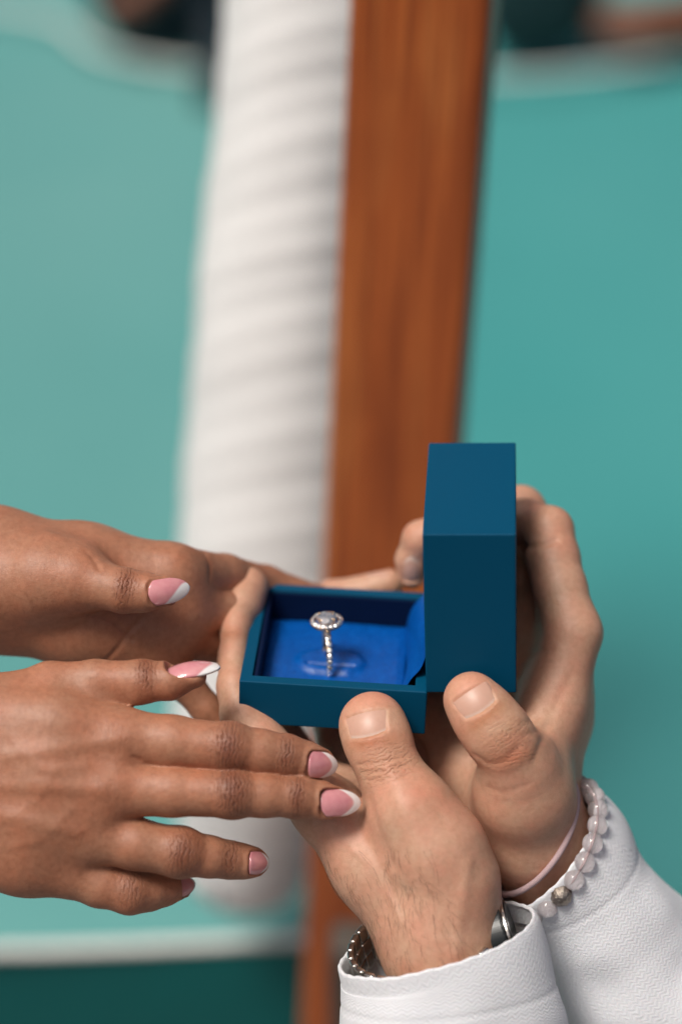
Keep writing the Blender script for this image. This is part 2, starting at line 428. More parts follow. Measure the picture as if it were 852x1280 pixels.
# body with soft wound ribs
n = 64; ang = np.linspace(0, 2 * math.pi, n, endpoint=False)
T = np.gradient(cp, axis=0); T /= np.linalg.norm(T, axis=1)[:, None]
seglen = np.concatenate([[0], np.cumsum(np.linalg.norm(np.diff(cp, axis=0), axis=1))])
V = []
nr = np.cross(T[0], np.array([0, 1.0, 0])); nr /= np.linalg.norm(nr)
for i in range(len(cp)):
    nr = nr - T[i] * (nr @ T[i]); nr /= np.linalg.norm(nr); bb = np.cross(T[i], nr)
    # winding pitch 24 mm, rings slant
    ph = seglen[i] / 0.017 * 2 * math.pi + 9.0 * np.cos(ang - 0.9) + 0.7 * math.sin(i * 0.13) + ang
    rib = 0.00028 * np.sin(ph) + 0.00035 * np.sin(ph * 0.37 + 1) + np.array([0.0016 * mnoise.noise(Vector((math.cos(a) * 1.5, math.sin(a) * 1.5, seglen[i] * 14))) for a in ang])
    endf = 1.0 if i < 235 else math.sqrt(max(0.0, 1 - ((i - 235) / 24.6) ** 2))
    V.append(cp[i] + (rr[i] * endf + rib * endf)[:, None] * (np.cos(ang)[:, None] * nr + np.sin(ang)[:, None] * bb))
V = np.concatenate(V); Fc = []
for i in range(len(cp) - 1):
    for k_ in range(n):
        l_ = (k_ + 1) % n; Fc.append((i * n + k_, i * n + l_, (i + 1) * n + l_, (i + 1) * n + k_))
mesh_obj('roll_body', V, Fc, M['canvas'], roll)
# two blue webbing strips on the lower end
for dx, w_ in ((312, 6), (268, 4)):
    P_ = [WZ(dx - 6, 985, 1.205), WZ(dx, 1030, 1.219), WZ(dx + 3, 1080, 1.232), WZ(dx + 6, 1125, 1.246)]
    V, Fc = tube(catmull([tuple(p) for p in P_], 14), w_ / F * 1.3, 8)
    mesh_obj('webbing_strip', V, Fc, M['stripe'], roll)
# dark grey post foot right of the beam
bm = bmesh.new(); add_box(bm, -0.0105, 0.020, -0.012, 0.012, -0.45, 0.0)
p = WZ(441, 1168, 1.13)
ft = bm_obj('grey_post', bm, M['grey'], None, Matrix.Translation(p + Vector((0, 0, 0))), bevel=0.006)
ft['label'] = 'dark grey post below the hands between wooden beam and cuff'; ft['category'] = 'post'

# ------------------------------------------------------------------ THE RING BOX
Ddir = np.array([217, -1630, 3022.0]); Ddir /= np.linalg.norm(Ddir)
e = np.array([1.0, 0.058, 0.0]); e[2] = -(e[0] * Ddir[0] + e[1] * Ddir[1]) / Ddir[2]; e /= np.linalg.norm(e)
vdn = np.cross(Ddir, e); vdn = vdn if vdn[1] > 0 else -vdn
Ac = q3(299, 851, 0)
def qdir_world(d):
    return (CMW.to_3x3() @ Vector((d[0], -d[1], -d[2]))).normalized()
def box_matrix(origin_q, ex, dd, dn):
    """local x = right, y = depth away, z = up; unit = metres"""
    m = Matrix((qdir_world(ex), qdir_world(dd), -qdir_world(dn))).transposed().to_4x4()
    m.translation = Vector(to_world(origin_q)[0]); return m
BW, BD, BH, RIM = 235 * S, 246 * S, 63 * S, 15.5 * S
MB = box_matrix(Ac, e, Ddir, vdn)
ringbox = thing('ring_box', 'open petrol blue ring box held between the four hands', 'ring box', Vector(to_world(Ac + vdn * 63 + e * 117)[0]))
def tray(w, d, h, rim, floor):
    """open-topped box: x 0..w, y 0..d, z -h..0"""
    bm = bmesh.new()
    def loop(x0, x1, y0, y1, z): return [bm.verts.new(p) for p in ((x0, y0, z), (x1, y0, z), (x1, y1, z), (x0, y1, z))]
    a = loop(0, w, 0, d, -h); b = loop(0, w, 0, d, 0); c = loop(rim, w - rim, rim, d - rim, 0); f = loop(rim, w - rim, rim, d - rim, -floor)
    bm.faces.new(a[::-1])
    for p, q in ((a, b), (b, c), (c, f)):
        for i in range(4): bm.faces.new((p[i], p[(i + 1) % 4], q[(i + 1) % 4], q[i]))
    bm.faces.new(f); return bm
bm_obj('base', tray(BW, BD, BH, RIM, 50 * S), M['box'], ringbox, MB, bevel=2.2 * S, seg=3)
# lining: velvet walls and satin floor
g = 1.2 * S; t = 3.5 * S
def slab(x0, x1, y0, y1, z0, z1):
    bm = bmesh.new(); add_box(bm, x0, x1, y0, y1, z0, z1); return bm
ix0, ix1, iy0, iy1 = RIM + g, BW - RIM - g, RIM + g, BD - RIM - g
zl0, zl1 = -46 * S, -3 * S
bm_obj('lining_wall', slab(ix0, ix0 + 5 * S, iy0, iy1, zl0, zl1), M['velvet'], ringbox, MB, bevel=1.2 * S)
bm_obj('lining_wall', slab(ix0 + 5.2 * S, ix1 - 0.2 * S, iy1 - 4 * S, iy1, zl0, zl1), M['velvet'], ringbox, MB, bevel=1.2 * S)
bm_obj('lining_wall', slab(ix0 + 5.2 * S, ix1 - 0.2 * S, iy0, iy0 + 3 * S, zl0, zl1 - 4 * S), M['velvet'], ringbox, MB, bevel=1 * S)
# satin floor cushion with a pill-shaped raised pad and slot
fx0, fx1, fy0, fy1 = ix0 + 5.4 * S, ix1 - 14 * S, iy0 + 3.4 * S, iy1 - 4.2 * S
pcx, pcy = 103 * S, 118 * S                          # pad centre in box coordinates
def fl(u, v):
    x = fx0 + (fx1 - fx0) * u; y = fy0 + (fy1 - fy0) * v
    ed = min(u, 1 - u, v, 1 - v); z = -44 * S + 4 * S * min(1, ed / 0.06) ** 0.5
    z += 3.0 * S * mnoise.noise(Vector((x * 50, y * 40, 0))) + 0.6 * S * mnoise.noise(Vector((x * 400, y * 120, 5)))
    px_, py_ = (x - pcx) / S, (y - pcy) / S
    px_ -= 5; sx = max(0.0, abs(px_) - 16); dist = math.hypot(sx, py_)
    hgt = 1 / (1 + math.exp((dist - 27) / 2.4)); z += 7.5 * S * hgt
    if abs(px_) < 34: z -= 5 * S * math.exp(-((py_ + 12) / 2.0) ** 2) * min(1, (34 - abs(px_)) / 4)
    return tuple(MB @ Vector((x, y, z)))
sheet('satin_floor', fl, 110, 110, M['satin'], ringbox)
# satin hinge flap rising from the floor at the right into the lid
def flap(u, v):
    y = (22 + (BD / S - 44) * v) * S
    bend = catmull([(fx1 - 1 * S, -44 * S), (fx1 + 3 * S, -20 * S), (ix1 - 3 * S, -2 * S), (BW - 8 * S, 14 * S), (BW - 1 * S, 40 * S)], 41)[int(u * 40)]
    z = bend[1] + 1.2 * S * math.sin(v * 9 + u * 3); x = bend[0] - 2.0 * S * math.sin(v * 7 + 1)
    y += u * (1 - v) * 14 * S
    return tuple(MB @ Vector((x, y, z)))
sheet('satin_hinge', flap, 40, 50, M['satin'], ringbox)
# lid: stands open on its hinge at the right end, open side to the left
LT, LH = 112 * S, 225 * S
e2 = np.array([1.0, 0.0, 0.0]); e2 = np.array([1.0, -0.002, 0.0]); e2[2] = -(e2[0] * Ddir[0] + e2[1] * Ddir[1]) / Ddir[2]; e2 /= np.linalg.norm(e2)
v2 = np.cross(Ddir, e2); v2 = v2 if v2[1] > 0 else -v2
TL = q3(527.5, 668, -116.5)
ML = box_matrix(TL, e2, Ddir, v2)
bm = tray(LH, BD, LT, RIM, 98 * S)
# tray x -> down, tray z -> left: open side faces left
R_ = Matrix(((0, 0, -1, 0), (0, 1, 0, 0), (-1, 0, 0, 0), (0, 0, 0, 1)))
lid = bm_obj('lid', bm, M['box'], ringbox, ML @ R_, bevel=2.2 * S, seg=3)
def lidin(u, v):
    a = (RIM + 2 * S) + (LH - 2 * RIM - 4 * S) * u; y = (RIM + 2 * S) + (BD - 2 * RIM - 4 * S) * v
    return tuple(ML @ Vector((90 * S + 3 * S * math.sin(u * 9) * math.sin(v * 3), y, -a)))
ll = sheet('lid_lining', lidin, 20, 20, M['satin'], ringbox)
ll.parent = lid; ll.matrix_parent_inverse = lid.matrix_basis.inverted()

# ------------------------------------------------------------------ THE RING (stands in the slot of the pad)
rc = MB @ Vector((pcx, pcy, -44 * S + 4 * S + 7 * S + 12 * S))
up_ = MB.to_3x3() @ Vector((0, 0, 1)); dp_ = MB.to_3x3() @ Vector((0, 1, 0)); rt_ = MB.to_3x3() @ Vector((1, 0, 0))
yaw = math.radians(-9)
rd = dp_ * math.cos(yaw) + rt_ * math.sin(yaw) * 1.0
rs = up_.cross(rd).normalized() * -1
tilt = math.radians(-3)
ru = (up_ * math.cos(tilt) + rs * math.sin(tilt)).normalized(); rd = (rd - ru * rd.dot(ru)).normalized(); rs = rd.cross(ru)
ring = thing('engagement_ring', 'rose gold ring with round halo diamond standing in blue satin', 'ring', rc - ru * 34 * S)
RR = 34 * S
ang = np.linspace(0, 2 * math.pi, 90, endpoint=False)
V = []; nn = 10; aa = np.linspace(0, 2 * math.pi, nn, endpoint=False)
for a in ang:
    rad = ru * math.cos(a) - rd * math.sin(a)      # a = pi/2 faces the camera
    for b in aa:
        V.append(rc + rad * (RR + 2.0 * S * math.cos(b)) + rs * (4.3 * S * math.sin(b)))
Fc = [(i * nn + k_, ((i + 1) % 90) * nn + k_, ((i + 1) % 90) * nn + (k_ + 1) % nn, i * nn + (k_ + 1) % nn) for i in range(90) for k_ in range(nn)]
mesh_obj('band', [tuple(v) for v in V], Fc, M['gold'], ring)
def gem_geom(c, nrm, r, h=0.75, seg=8, rot=0.0, sx=1.0, ax_=None):
    nrm = nrm.normalized(); x = (ax_ - nrm * ax_.dot(nrm)).normalized() if ax_ is not None else nrm.orthogonal().normalized(); y = nrm.cross(x)
    V = []; Fc = []
    prof = [(0.56, 0.30), (0.84, 0.20), (1.0, 0.02), (1.0, -0.04), (0.55, -0.42)]
    for k_, (rf, z) in enumerate(prof):
        for i in range(seg):
            a = 2 * math.pi * (i + 0.5 * (k_ % 2)) / seg + rot
            V.append(c + (x * math.cos(a) * sx + y * math.sin(a)) * r * rf + nrm * (z * r * h / 0.75))
    V.append(c - nrm * r * 0.85)
    Fc.append(tuple(range(seg)))
    for k_ in range(len(prof) - 1):
        for i in range(seg):
            j = (i + 1) % seg; A0 = k_ * seg; B0 = (k_ + 1) * seg
            if k_ % 2 == 0: Fc += [(A0 + i, B0 + i, A0 + j), (A0 + j, B0 + i, B0 + j)]
            else: Fc += [(A0 + i, B0 + j, A0 + j), (A0 + i, B0 + i, B0 + j)]
    b = (len(prof) - 1) * seg
    for i in range(seg): Fc.append((b + i, len(V) - 1, b + (i + 1) % seg))
    return V, Fc
def join(parts):
    V = []; Fc = []
    for v, f in parts:
        o = len(V); V += [tuple(p) for p in v]; Fc += [tuple(i + o for i in t_) for t_ in f]
    return V, Fc
# pave stones along both shoulders
ps = []
for sgn in (1, -1):
    for i in range(9):
        a = sgn * (0.34 + i * 0.228)
        rad = ru * math.cos(a) - rd * math.sin(a)
        ps.append(gem_geom(rc + rad * (RR + 2.3 * S), (rad + rs * random.uniform(-.3, .3) + ru * random.uniform(0, .35)).normalized(), 4.0 * S, seg=8))
V, Fc = join(ps); mesh_obj('shoulder_stones', V, Fc, M['pave'], ring, smooth=False)
# head: basket, halo, centre stone, prongs
hc = rc + ru * (RR + 11.5 * S)
HX, HY = 21.5 * S, 20.0 * S
hv = [hc + (rs * math.cos(a) * (HX - 3.2 * S) + rd * math.sin(a) * (HY - 3.2 * S)) - ru * 2.6 * S for a in np.linspace(0, 2 * math.pi, 60, endpoint=False)]
V, Fc = tube(np.array([tuple(v) for v in hv]), 3.1 * S, 10, closed=True); halo = mesh_obj('halo_setting', V, Fc, M['gold'], ring)
hs = []
for i in range(20):
    a = 2 * math.pi * i / 20
    p = hc + (rs * math.cos(a) * (HX - 2.6 * S) + rd * math.sin(a) * (HY - 2.6 * S)) + ru * 0.9 * S
    o = rs * math.cos(a) + rd * math.sin(a)
    hs.append(gem_geom(p, (ru + o * 0.65 + rs * random.uniform(-.35, .35) + rd * random.uniform(-.45, .25)).normalized(), 3.5 * S, seg=8))
V, Fc = join(hs); mesh_obj('halo_stones', V, Fc, M['pave'], halo, smooth=False)
V, Fc = gem_geom(hc + ru * 3.6 * S, ru, 13.6 * S, h=0.9, seg=10, rot=0.2); mesh_obj('centre_stone', [tuple(v) for v in V], Fc, M['diamond'], ring, smooth=False)
for q in range(4):
    a = math.pi / 4 + q * math.pi / 2
    o = rs * math.cos(a) + rd * math.sin(a)
    P_ = [hc + o * 5 * S - ru * 9 * S, hc + o * 10.5 * S - ru * 2 * S, hc + o * 12.6 * S + ru * 4 * S, hc + o * 11.2 * S + ru * 7 * S]
    V, Fc = tube(catmull([tuple(x) for x in P_], 10), [1.3 * S] * 6 + [1.6 * S, 1.9 * S, 1.9 * S, 1.2 * S], 8); mesh_obj('prong', V, Fc, M['gold'], halo)
V, Fc = tube(np.array([tuple(hc - ru * 11 * S), tuple(hc - ru * 6 * S), tuple(hc - ru * 1 * S)]), [3.2 * S, 5 * S, 11 * S], 16); mesh_obj('basket', V, Fc, M['gold'], ring)

# ------------------------------------------------------------------ HANDS: blended tapered limbs -> one continuous skin surface
VOX = 2.0
def smin(a, b, k):
    h = np.maximum(k - np.abs(a - b), 0) / k
    return np.minimum(a, b) - h * h * k * 0.25

class Field:
    def __init__(self, lo, hi, h=VOX):
        self.lo = np.array(lo, float); self.h = h
        self.n = np.ceil((np.array(hi) - self.lo) / h).astype(int) + 1
        self.ax = [(self.lo[i] + h * np.arange(self.n[i])).astype(np.float32) for i in range(3)]
    def new(self): return np.full(self.n, 1e3, np.float32)
    def sl(self, lo, hi):
        a = np.clip(np.floor((lo - self.lo) / self.h).astype(int), 0, self.n); b = np.clip(np.ceil((hi - self.lo) / self.h).astype(int) + 1, 0, self.n)
        return tuple(slice(int(x), int(y)) for x, y in zip(a, b))
    def grid(self, sl): return np.meshgrid(*[self.ax[i][sl[i]] for i in range(3)], indexing='ij', sparse=True)
    def cone(self, f, a, b, ra, rb, k, flat=None, margin=46):
        """tapered capsule from a to b blended into f; flat=(normal, factor) squashes it along normal"""
        a = np.asarray(a, float); b = np.asarray(b, float)
        m = max(ra, rb) + margin
        sl = self.sl(np.minimum(a, b) - m, np.maximum(a, b) + m)
        if any(s.stop <= s.start for s in sl): return
        X, Y, Z = self.grid(sl)
        px, py, pz = X - a[0], Y - a[1], Z - a[2]
        ba = b - a
        if flat is not None:
            nv, kf = flat; nv = np.asarray(nv, float); 
            un = ba / (np.linalg.norm(ba) + 1e-6); nv = nv - un * (nv @ un); nv /= np.linalg.norm(nv)
            dn = (px * nv[0] + py * nv[1] + pz * nv[2]) * (kf - 1)
            px, py, pz = px + dn * nv[0], py + dn * nv[1], pz + dn * nv[2]
        L2 = ba @ ba + 1e-6
        t = np.clip((px * ba[0] + py * ba[1] + pz * ba[2]) / L2, 0, 1)
        d = np.sqrt((px - t * ba[0]) ** 2 + (py - t * ba[1]) ** 2 + (pz - t * ba[2]) ** 2) - (ra + (rb - ra) * t)
        f[sl] = smin(f[sl], d.astype(np.float32), k)
    def sample(self, f, p):
        p = (np.atleast_2d(p) - self.lo) / self.h
        i = np.clip(np.floor(p).astype(int), 0, self.n - 2); w = np.clip(p - i, 0, 1); r = 0
        for dx in (0, 1):
            for dy in (0, 1):
                for dz in (0, 1):
                    r = r + f[i[:, 0] + dx, i[:, 1] + dy, i[:, 2] + dz] * (w[:, 0] if dx else 1 - w[:, 0]) * (w[:, 1] if dy else 1 - w[:, 1]) * (w[:, 2] if dz else 1 - w[:, 2])
        return r
    def grad(self, f, p, e=5.0):
        g = np.array([self.sample(f, p + np.eye(3)[i] * e)[0] - self.sample(f, p - np.eye(3)[i] * e)[0] for i in range(3)])
        return g / (np.linalg.norm(g) + 1e-9)
    def hit(self, f, x, y):
        dz = np.arange(-260, 400, 0.5)
        P_ = np.stack([(x - 426) * (1 + dz / F) + 426, (y - 640) * (1 + dz / F) + 640, dz], 1)
        s = self.sample(f, P_); i = int(np.argmax(s < 0))
        return P_[i]

def surface_nets(f, lo, h):
    s = f < 0
    c = [(i, j, k) for i in (0, 1) for j in (0, 1) for k in (0, 1)]
    n = np.array(f.shape) - 1
    cnt = np.zeros(n, np.int8)
    for i, j, k in c: cnt += s[i:i + n[0], j:j + n[1], k:k + n[2]]
    act = np.argwhere((cnt > 0) & (cnt < 8))
    idx = np.full(n, -1, np.int64); idx[act[:, 0], act[:, 1], act[:, 2]] = np.arange(len(act))
    vals = np.stack([f[act[:, 0] + i, act[:, 1] + j, act[:, 2] + k] for i, j, k in c], 1).astype(float)
    ca = np.array(c, float); acc = np.zeros((len(act), 3)); num = np.zeros(len(act))
    for p in range(8):
        for q in range(p + 1, 8):
            if np.abs(ca[p] - ca[q]).sum() != 1: continue
            a, b = vals[:, p], vals[:, q]; m = (a < 0) != (b < 0)
            t = np.where(m, a / np.where(m, a - b, 1), 0)
            acc += np.where(m[:, None], ca[p] + t[:, None] * (ca[q] - ca[p]), 0); num += m
    V = lo + h * (act + acc / num[:, None])
    faces = []
    for axx in range(3):
        o = [a for a in range(3) if a != axx]
        sh = [slice(1, -1)] * 3; sh[axx] = slice(0, -1); s0 = s[tuple(sh)]
        sh[axx] = slice(1, None); s1 = s[tuple(sh)]
        ed = np.argwhere(s0 != s1); fl = s0[ed[:, 0], ed[:, 1], ed[:, 2]]
        ed[:, o[0]] += 1; ed[:, o[1]] += 1
        def cell(a, b):
            e_ = ed.copy(); e_[:, o[0]] -= a; e_[:, o[1]] -= b
            return idx[e_[:, 0], e_[:, 1], e_[:, 2]]
        qd = np.stack([cell(1, 1), cell(0, 1), cell(0, 0), cell(1, 0)], 1)
        if axx == 1: fl = ~fl
        qd[~fl] = qd[~fl][:, ::-1]
        faces.append(qd)
    Fq = np.concatenate(faces); Fq = Fq[(Fq >= 0).all(1)]
    return V, Fq

def relax(V, Fq, it=2, w=0.5):
    E = np.concatenate([Fq[:, [0, 1]], Fq[:, [1, 2]], Fq[:, [2, 3]], Fq[:, [3, 0]]]); E = np.concatenate([E, E[:, ::-1]])
    deg = np.bincount(E[:, 0], minlength=len(V)).astype(float)
    for _ in range(it):
        for ww in (w, -w * 1.04):
            A = np.stack([np.bincount(E[:, 0], weights=V[E[:, 1], i], minlength=len(V)) for i in range(3)], 1) / deg[:, None]
            V = V + ww * (A - V)
    return V

def N3(v): v = np.asarray(v, float); return v / np.linalg.norm(v)

class Hand:
    def __init__(self, lo, hi):
        self.fd = Field(lo, hi); self.palm = self.fd.new(); self.fingers = []; self.nails = []; self.feats = []; self.extra = []
    def meta(self, nodes, k=30, flat=None):
        P_ = [(q3(*n[:3]), n[3] * (1 + n[2] / F)) for n in nodes]
        for (a, ra), (b, rb) in zip(P_, P_[1:]): self.fd.cone(self.palm, a, b, ra, rb, k, flat)
    def finger(self, nodes, k=9, web=16, flat=None, fat=()):
        f = self.fd.new()
        P_ = [(q3(*n[:3]), n[3] * (1 + n[2] / F)) for n in nodes]
        for i, ((a, ra), (b, rb)) in enumerate(zip(P_, P_[1:])):
            fl_ = flat[i] if isinstance(flat, list) else flat
            self.fd.cone(f, a, b, ra, rb, k, fl_, margin=36)
        for n in fat: self.fd.cone(f, q3(*n[:3]), q3(*n[:3]) + [0, 0, .1], n[3], n[3], n[4] if len(n) > 4 else 10, margin=36)
        self.fingers.append((f, web))
    def nail(self, x, y, tip, L, Wd, n=None, kind='almond', Rc=None, Rl=70, lift=1.0, sink=2.2, fold=2.0, smile=(0.62, 0.18, 0.0), roll_=0.0, fwd=0.0, label=None):
        self.nails.append(dict(x=x, y=y, tip=tip, L=L, W=Wd, n=n, kind=kind, Rc=Rc or Wd * 0.62, Rl=Rl, lift=lift, sink=sink, fold=fold, smile=smile, roll=roll_, fwd=fwd, label=label))
    def knuckle(self, x, y, axis, sa, sl, strength=1.0, tone=(0.6, 0.5, 0.46), wr=1.0, dz=None):
        self.feats.append(dict(x=x, y=y, axis=axis, sa=sa, sl=sl, st=strength, tone=np.array(tone), wr=wr, dz=dz))
    def build(self, name, label, cat, mat, nailmat, loc, group):
        fd = self.fd; f = self.palm.copy(); tot = None
        for g_, web in self.fingers:
            h_ = smin(self.palm, g_, web); tot = h_ if tot is None else smin(tot, h_, 2.5)
        f = tot if tot is not None else f
        for fn in self.extra: fn(fd, f)
        root = thing(name, label, cat, loc, group)
        f0 = f.copy()
        # nail frames, then sink the beds
        for nl in self.nails:
            c_ = fd.hit(f0, nl['x'], nl['y']) if nl['n'] is None or len(nl['n']) == 3 else None
            nv = fd.grad(f0, c_, 7.0) if nl['n'] is None else N3(nl['n'])
            if nl['n'] is not None:      # slide along the given normal to the skin from inside
                st = np.arange(-60, 60, 0.5); base = q3(nl['x'], nl['y'], nl['tip'][3]) if len(nl['tip']) > 3 else c_
                pr = base + st[:, None] * nv; sv = fd.sample(f0, pr); ins = np.where(sv < 0)[0]
                c_ = pr[ins[-1]] if len(ins) else base
            tx = np.array([nl['tip'][0], nl['tip'][1], nl['tip'][2] if len(nl['tip']) > 2 and nl['tip'][2] is not None else 0.0], float)
            if len(nl['tip']) < 3 or nl['tip'][2] is None:
                tx[2] = -(tx[0] * nv[0] + tx[1] * nv[1]) / (nv[2] if abs(nv[2]) > .15 else -.15)
            tx = N3(tx - nv * (tx @ nv)); bx = np.cross(nv, tx)
            if nl['roll']:
                ca, sa_ = math.cos(nl['roll']), math.sin(nl['roll']); nv, bx = nv * ca + bx * sa_, bx * ca - nv * sa_
            nl['c'], nl['t'], nl['b'], nl['nv'] = c_ , tx, bx, nv
            L, Wd, Rc, Rl = nl['L'], nl['W'], nl['Rc'], nl['Rl']
            sl = fd.sl(c_ - (L + 12), c_ + (L + 12)); X, Y, Z = fd.grid(sl)
            px, py, pz = X - c_[0], Y - c_[1], Z - c_[2]
            u = px * tx[0] + py * tx[1] + pz * tx[2]; v = px * bx[0] + py * bx[1] + pz * bx[2]; w = px * nv[0] + py * nv[1] + pz * nv[2]
            hgt = -(v * v) / (2 * Rc) - (u * u) / (2 * Rl)
            # signed distance to the outline in the tangent plane (rounded rectangle)
            rr_ = Wd * 0.32; qx = np.abs(u) - (L / 2 - rr_); qy = np.abs(v) - (Wd / 2 - rr_)
            od = np.sqrt(np.maximum(qx, 0) ** 2 + np.maximum(qy, 0) ** 2) + np.minimum(np.maximum(qx, qy), 0) - rr_
            if nl['kind'] == 'short':
                od = np.maximum(np.maximum(np.abs(v) - Wd / 2 * (0.94 + 0.06 * np.clip(u / (L / 2), -1, 1)), u - L / 2), -L / 2 - 0.25 * L * (1 - np.minimum(1, (2 * v / Wd) ** 2)) - u)
            near = (np.abs(w) < 16)
            inside = 1 / (1 + np.exp(np.clip((od) / 0.7, -30, 30)))
            sub = f[sl]
            carve = np.maximum(sub, (w - hgt + nl['sink']).astype(np.float32))
            sub = np.where(near, sub * (1 - inside) + carve * inside, sub)
            ridge = nl['fold'] * np.exp(-((od - 2.6) / 2.8) ** 2) * near / (1 + np.exp((u - L * 0.42) / 2.0)) if nl['kind'] != 'short' else nl['fold'] * np.exp(-((od - 2.6) / 2.8) ** 2) * near
            f[sl] = (sub - ridge * (1 - inside)).astype(np.float32)
        V, Fq = surface_nets(f, fd.lo, fd.h); V = relax(V, Fq, 2)
        skin = mesh_obj('skin', to_world(V), Fq[:, ::-1] if False else Fq, mat, root)
        me = skin.data
        # per-vertex skin features
        wr = np.zeros(len(V), np.float32); axc = np.zeros(len(V), np.float32); tone = np.ones((len(V), 4), np.float32); best = np.zeros(len(V))
        for ft_ in self.feats:
            c_ = fd.hit(f0, ft_['x'], ft_['y']) if ft_['dz'] is None else q3(ft_['x'], ft_['y'], ft_['dz'])
            a_ = N3(np.array([*ft_['axis'], 0.0]) if len(ft_['axis']) == 2 else ft_['axis'])
            d_ = V - c_; t_ = d_ @ a_; lat = np.linalg.norm(d_ - t_[:, None] * a_, axis=1)
            m_ = np.exp(-(t_ / ft_['sa']) ** 2 / 2 - (lat / ft_['sl']) ** 2 / 2) * ft_['st']
            tone[:, :3] *= 1 - m_[:, None] * (1 - ft_['tone'])
            if ft_['wr'] > 0:
                up_d = m_ * ft_['wr'] > best; best = np.maximum(best, m_ * ft_['wr']); axc[up_d] = t_[up_d]
                wr = np.maximum(wr, (m_ * ft_['wr']).astype(np.float32))
        for nm_, data in (("wr", wr), ("ax", axc)):
            at = me.attributes.new(nm_, 'FLOAT', 'POINT'); at.data.foreach_set("value", data)
        at = me.attributes.new("tone", 'FLOAT_COLOR', 'POINT'); at.data.foreach_set("color", tone.ravel())
        for nl in self.nails: self.make_nail(nl, root, nailmat)
        self.V, self.Fq, self.f, self.root = V, Fq, f, root
        return root
    def make_nail(self, nl, root, mat):
        L, Wd, Rc, Rl = nl['L'], nl['W'], nl['Rc'], nl['Rl']
        nu, nv_ = 26, 18; V = []; tipv = []
        for i in range(nu + 1):
            r = i / nu
            rb = 0.22
            wb = math.sqrt(max(0, 1 - (1 - min(1, r / rb)) ** 2)) * 0.62 + 0.38 * min(1, (r / rb + 0.25))
            wb = min(1, wb)
            if nl['kind'] == 'short': wb = 0.88 + 0.12 * min(1, r / 0.5)
            if nl['kind'] == 'almond':
                rt = 0.45; x_t = max(0, (r - rt) / (1 - rt)); wt = (1 - x_t ** 2.1) ** 0.62 if x_t < 1 else 0.0
                wt = max(wt, 0.05); r_full = 1
            else:
                rt = 0.93; x_t = max(0, (r - rt) / (1 - rt)); wt = 1 - 0.10 * x_t ** 2
            for j in range(nv_ + 1):
                s = -1 + 2 * j / nv_
                v = s * Wd / 2 * wb * wt
                u = (r - 0.5) * L + nl['fwd']
                if nl['kind'] == 'almond': u += L * 0.0
                else: u -= L * 0.25 * (1 - s * s) * (1 - r)     # cuticle curve
                h = -(v * v) / (2 * Rc) - (u * u) / (2 * Rl) + nl['lift']
                V.append(nl['c'] + nl['t'] * u + nl['b'] * v + nl['nv'] * h)
                sm = nl['smile']
                tipv.append(r - (sm[0] + sm[1] * 0 - sm[1] * s * s + sm[2] * s) if nl['kind'] == 'almond' else r)
        V = np.array(V); tipv = np.array(tipv, np.float32)
        th = 2.6; nt = len(V); V2 = np.concatenate([V, V - nl['nv'] * th])
        Fc = []; m = nv_ + 1
        for i in range(nu):
            for j in range(nv_):
                a = i * m + j; Fc.append((a, a + m, a + m + 1, a + 1)); Fc.append((nt + a, nt + a + 1, nt + a + m + 1, nt + a + m))
        rim = [j for j in range(m)] + [i * m + nv_ for i in range(1, nu + 1)] + [nu * m + j for j in range(nv_ - 1, -1, -1)] + [i * m for i in range(nu - 1, 0, -1)]
        for a, b in zip(rim, rim[1:] + rim[:1]): Fc.append((a, b, nt + b, nt + a))
        o = mesh_obj('nail', to_world(V2), Fc, mat, root, label=nl['label'])
        bm = bmesh.new(); bm.from_mesh(o.data); bmesh.ops.recalc_face_normals(bm, faces=bm.faces[:]); bm.to_mesh(o.data); bm.free()
        o.data.polygons.foreach_set("use_smooth", np.ones(len(o.data.polygons), bool))
        at = o.data.attributes.new("tip", 'FLOAT', 'POINT'); at.data.foreach_set("value", np.concatenate([tipv, tipv]))

GRP = 'hands around the ring box'
def relief(*lines):
    """ridges (amp > 0: tendons, veins) and folds (amp < 0) along lines on the skin: (amp, width, [(x, y), ...])"""
    def fn(fd, f):
        src = f.copy()
        for amp, wd, pts_ in lines:
            P_ = catmull(pts_, 6 * len(pts_)) if len(pts_) > 2 else np.linspace(pts_[0], pts_[1], 10)
            Q_ = np.array([fd.hit(src, a, b) for a, b in P_]); g_ = fd.new()
            for a, b in zip(Q_, Q_[1:]):
                if np.linalg.norm(a - b) < 60: fd.cone(g_, a, b, 0.0, 0.0, 0.5, margin=wd * 2.6)
            m_ = g_ < wd * 2.6
            f[m_] -= (amp * np.exp(-(g_[m_] / wd) ** 2)).astype(np.float32)
    return fn
# ---- brown hand in front, seen from the back (lower left)
h = Hand((-330, 790, -190), (480, 1175, 60))
h.meta([(-330, 985, -50, 128), (-150, 978, -52, 112), (-40, 975, -52, 108)], 30, flat=((0, 0, 1), 1.75))
for a, b in (((-30, 893, -56, 50), (150, 924, -72, 37)), ((-30, 950, -62, 50), (136, 985, -80, 38.5)), ((-30, 1008, -60, 50), (108, 1043, -72, 36.5)), ((-30, 1056, -46, 47), (84, 1086, -55, 33))):
    m_ = tuple((np.array(a) * 0.45 + np.array(b) * 0.55)); m_ = (m_[0], m_[1], m_[2] - 3, m_[3])
    h.meta([a, m_, b], 34)
h.meta([(20, 930, -40, 50), (110, 1000, -50, 46), (40, 1040, -42, 46)], 40)
h.finger([(-10, 893, -40, 46), (62, 857, -42, 29), (120, 851, -46, 25.5), (178, 852, -50, 26.5), (212, 851, -52, 23), (243, 845, -52, 15.5)], web=22)
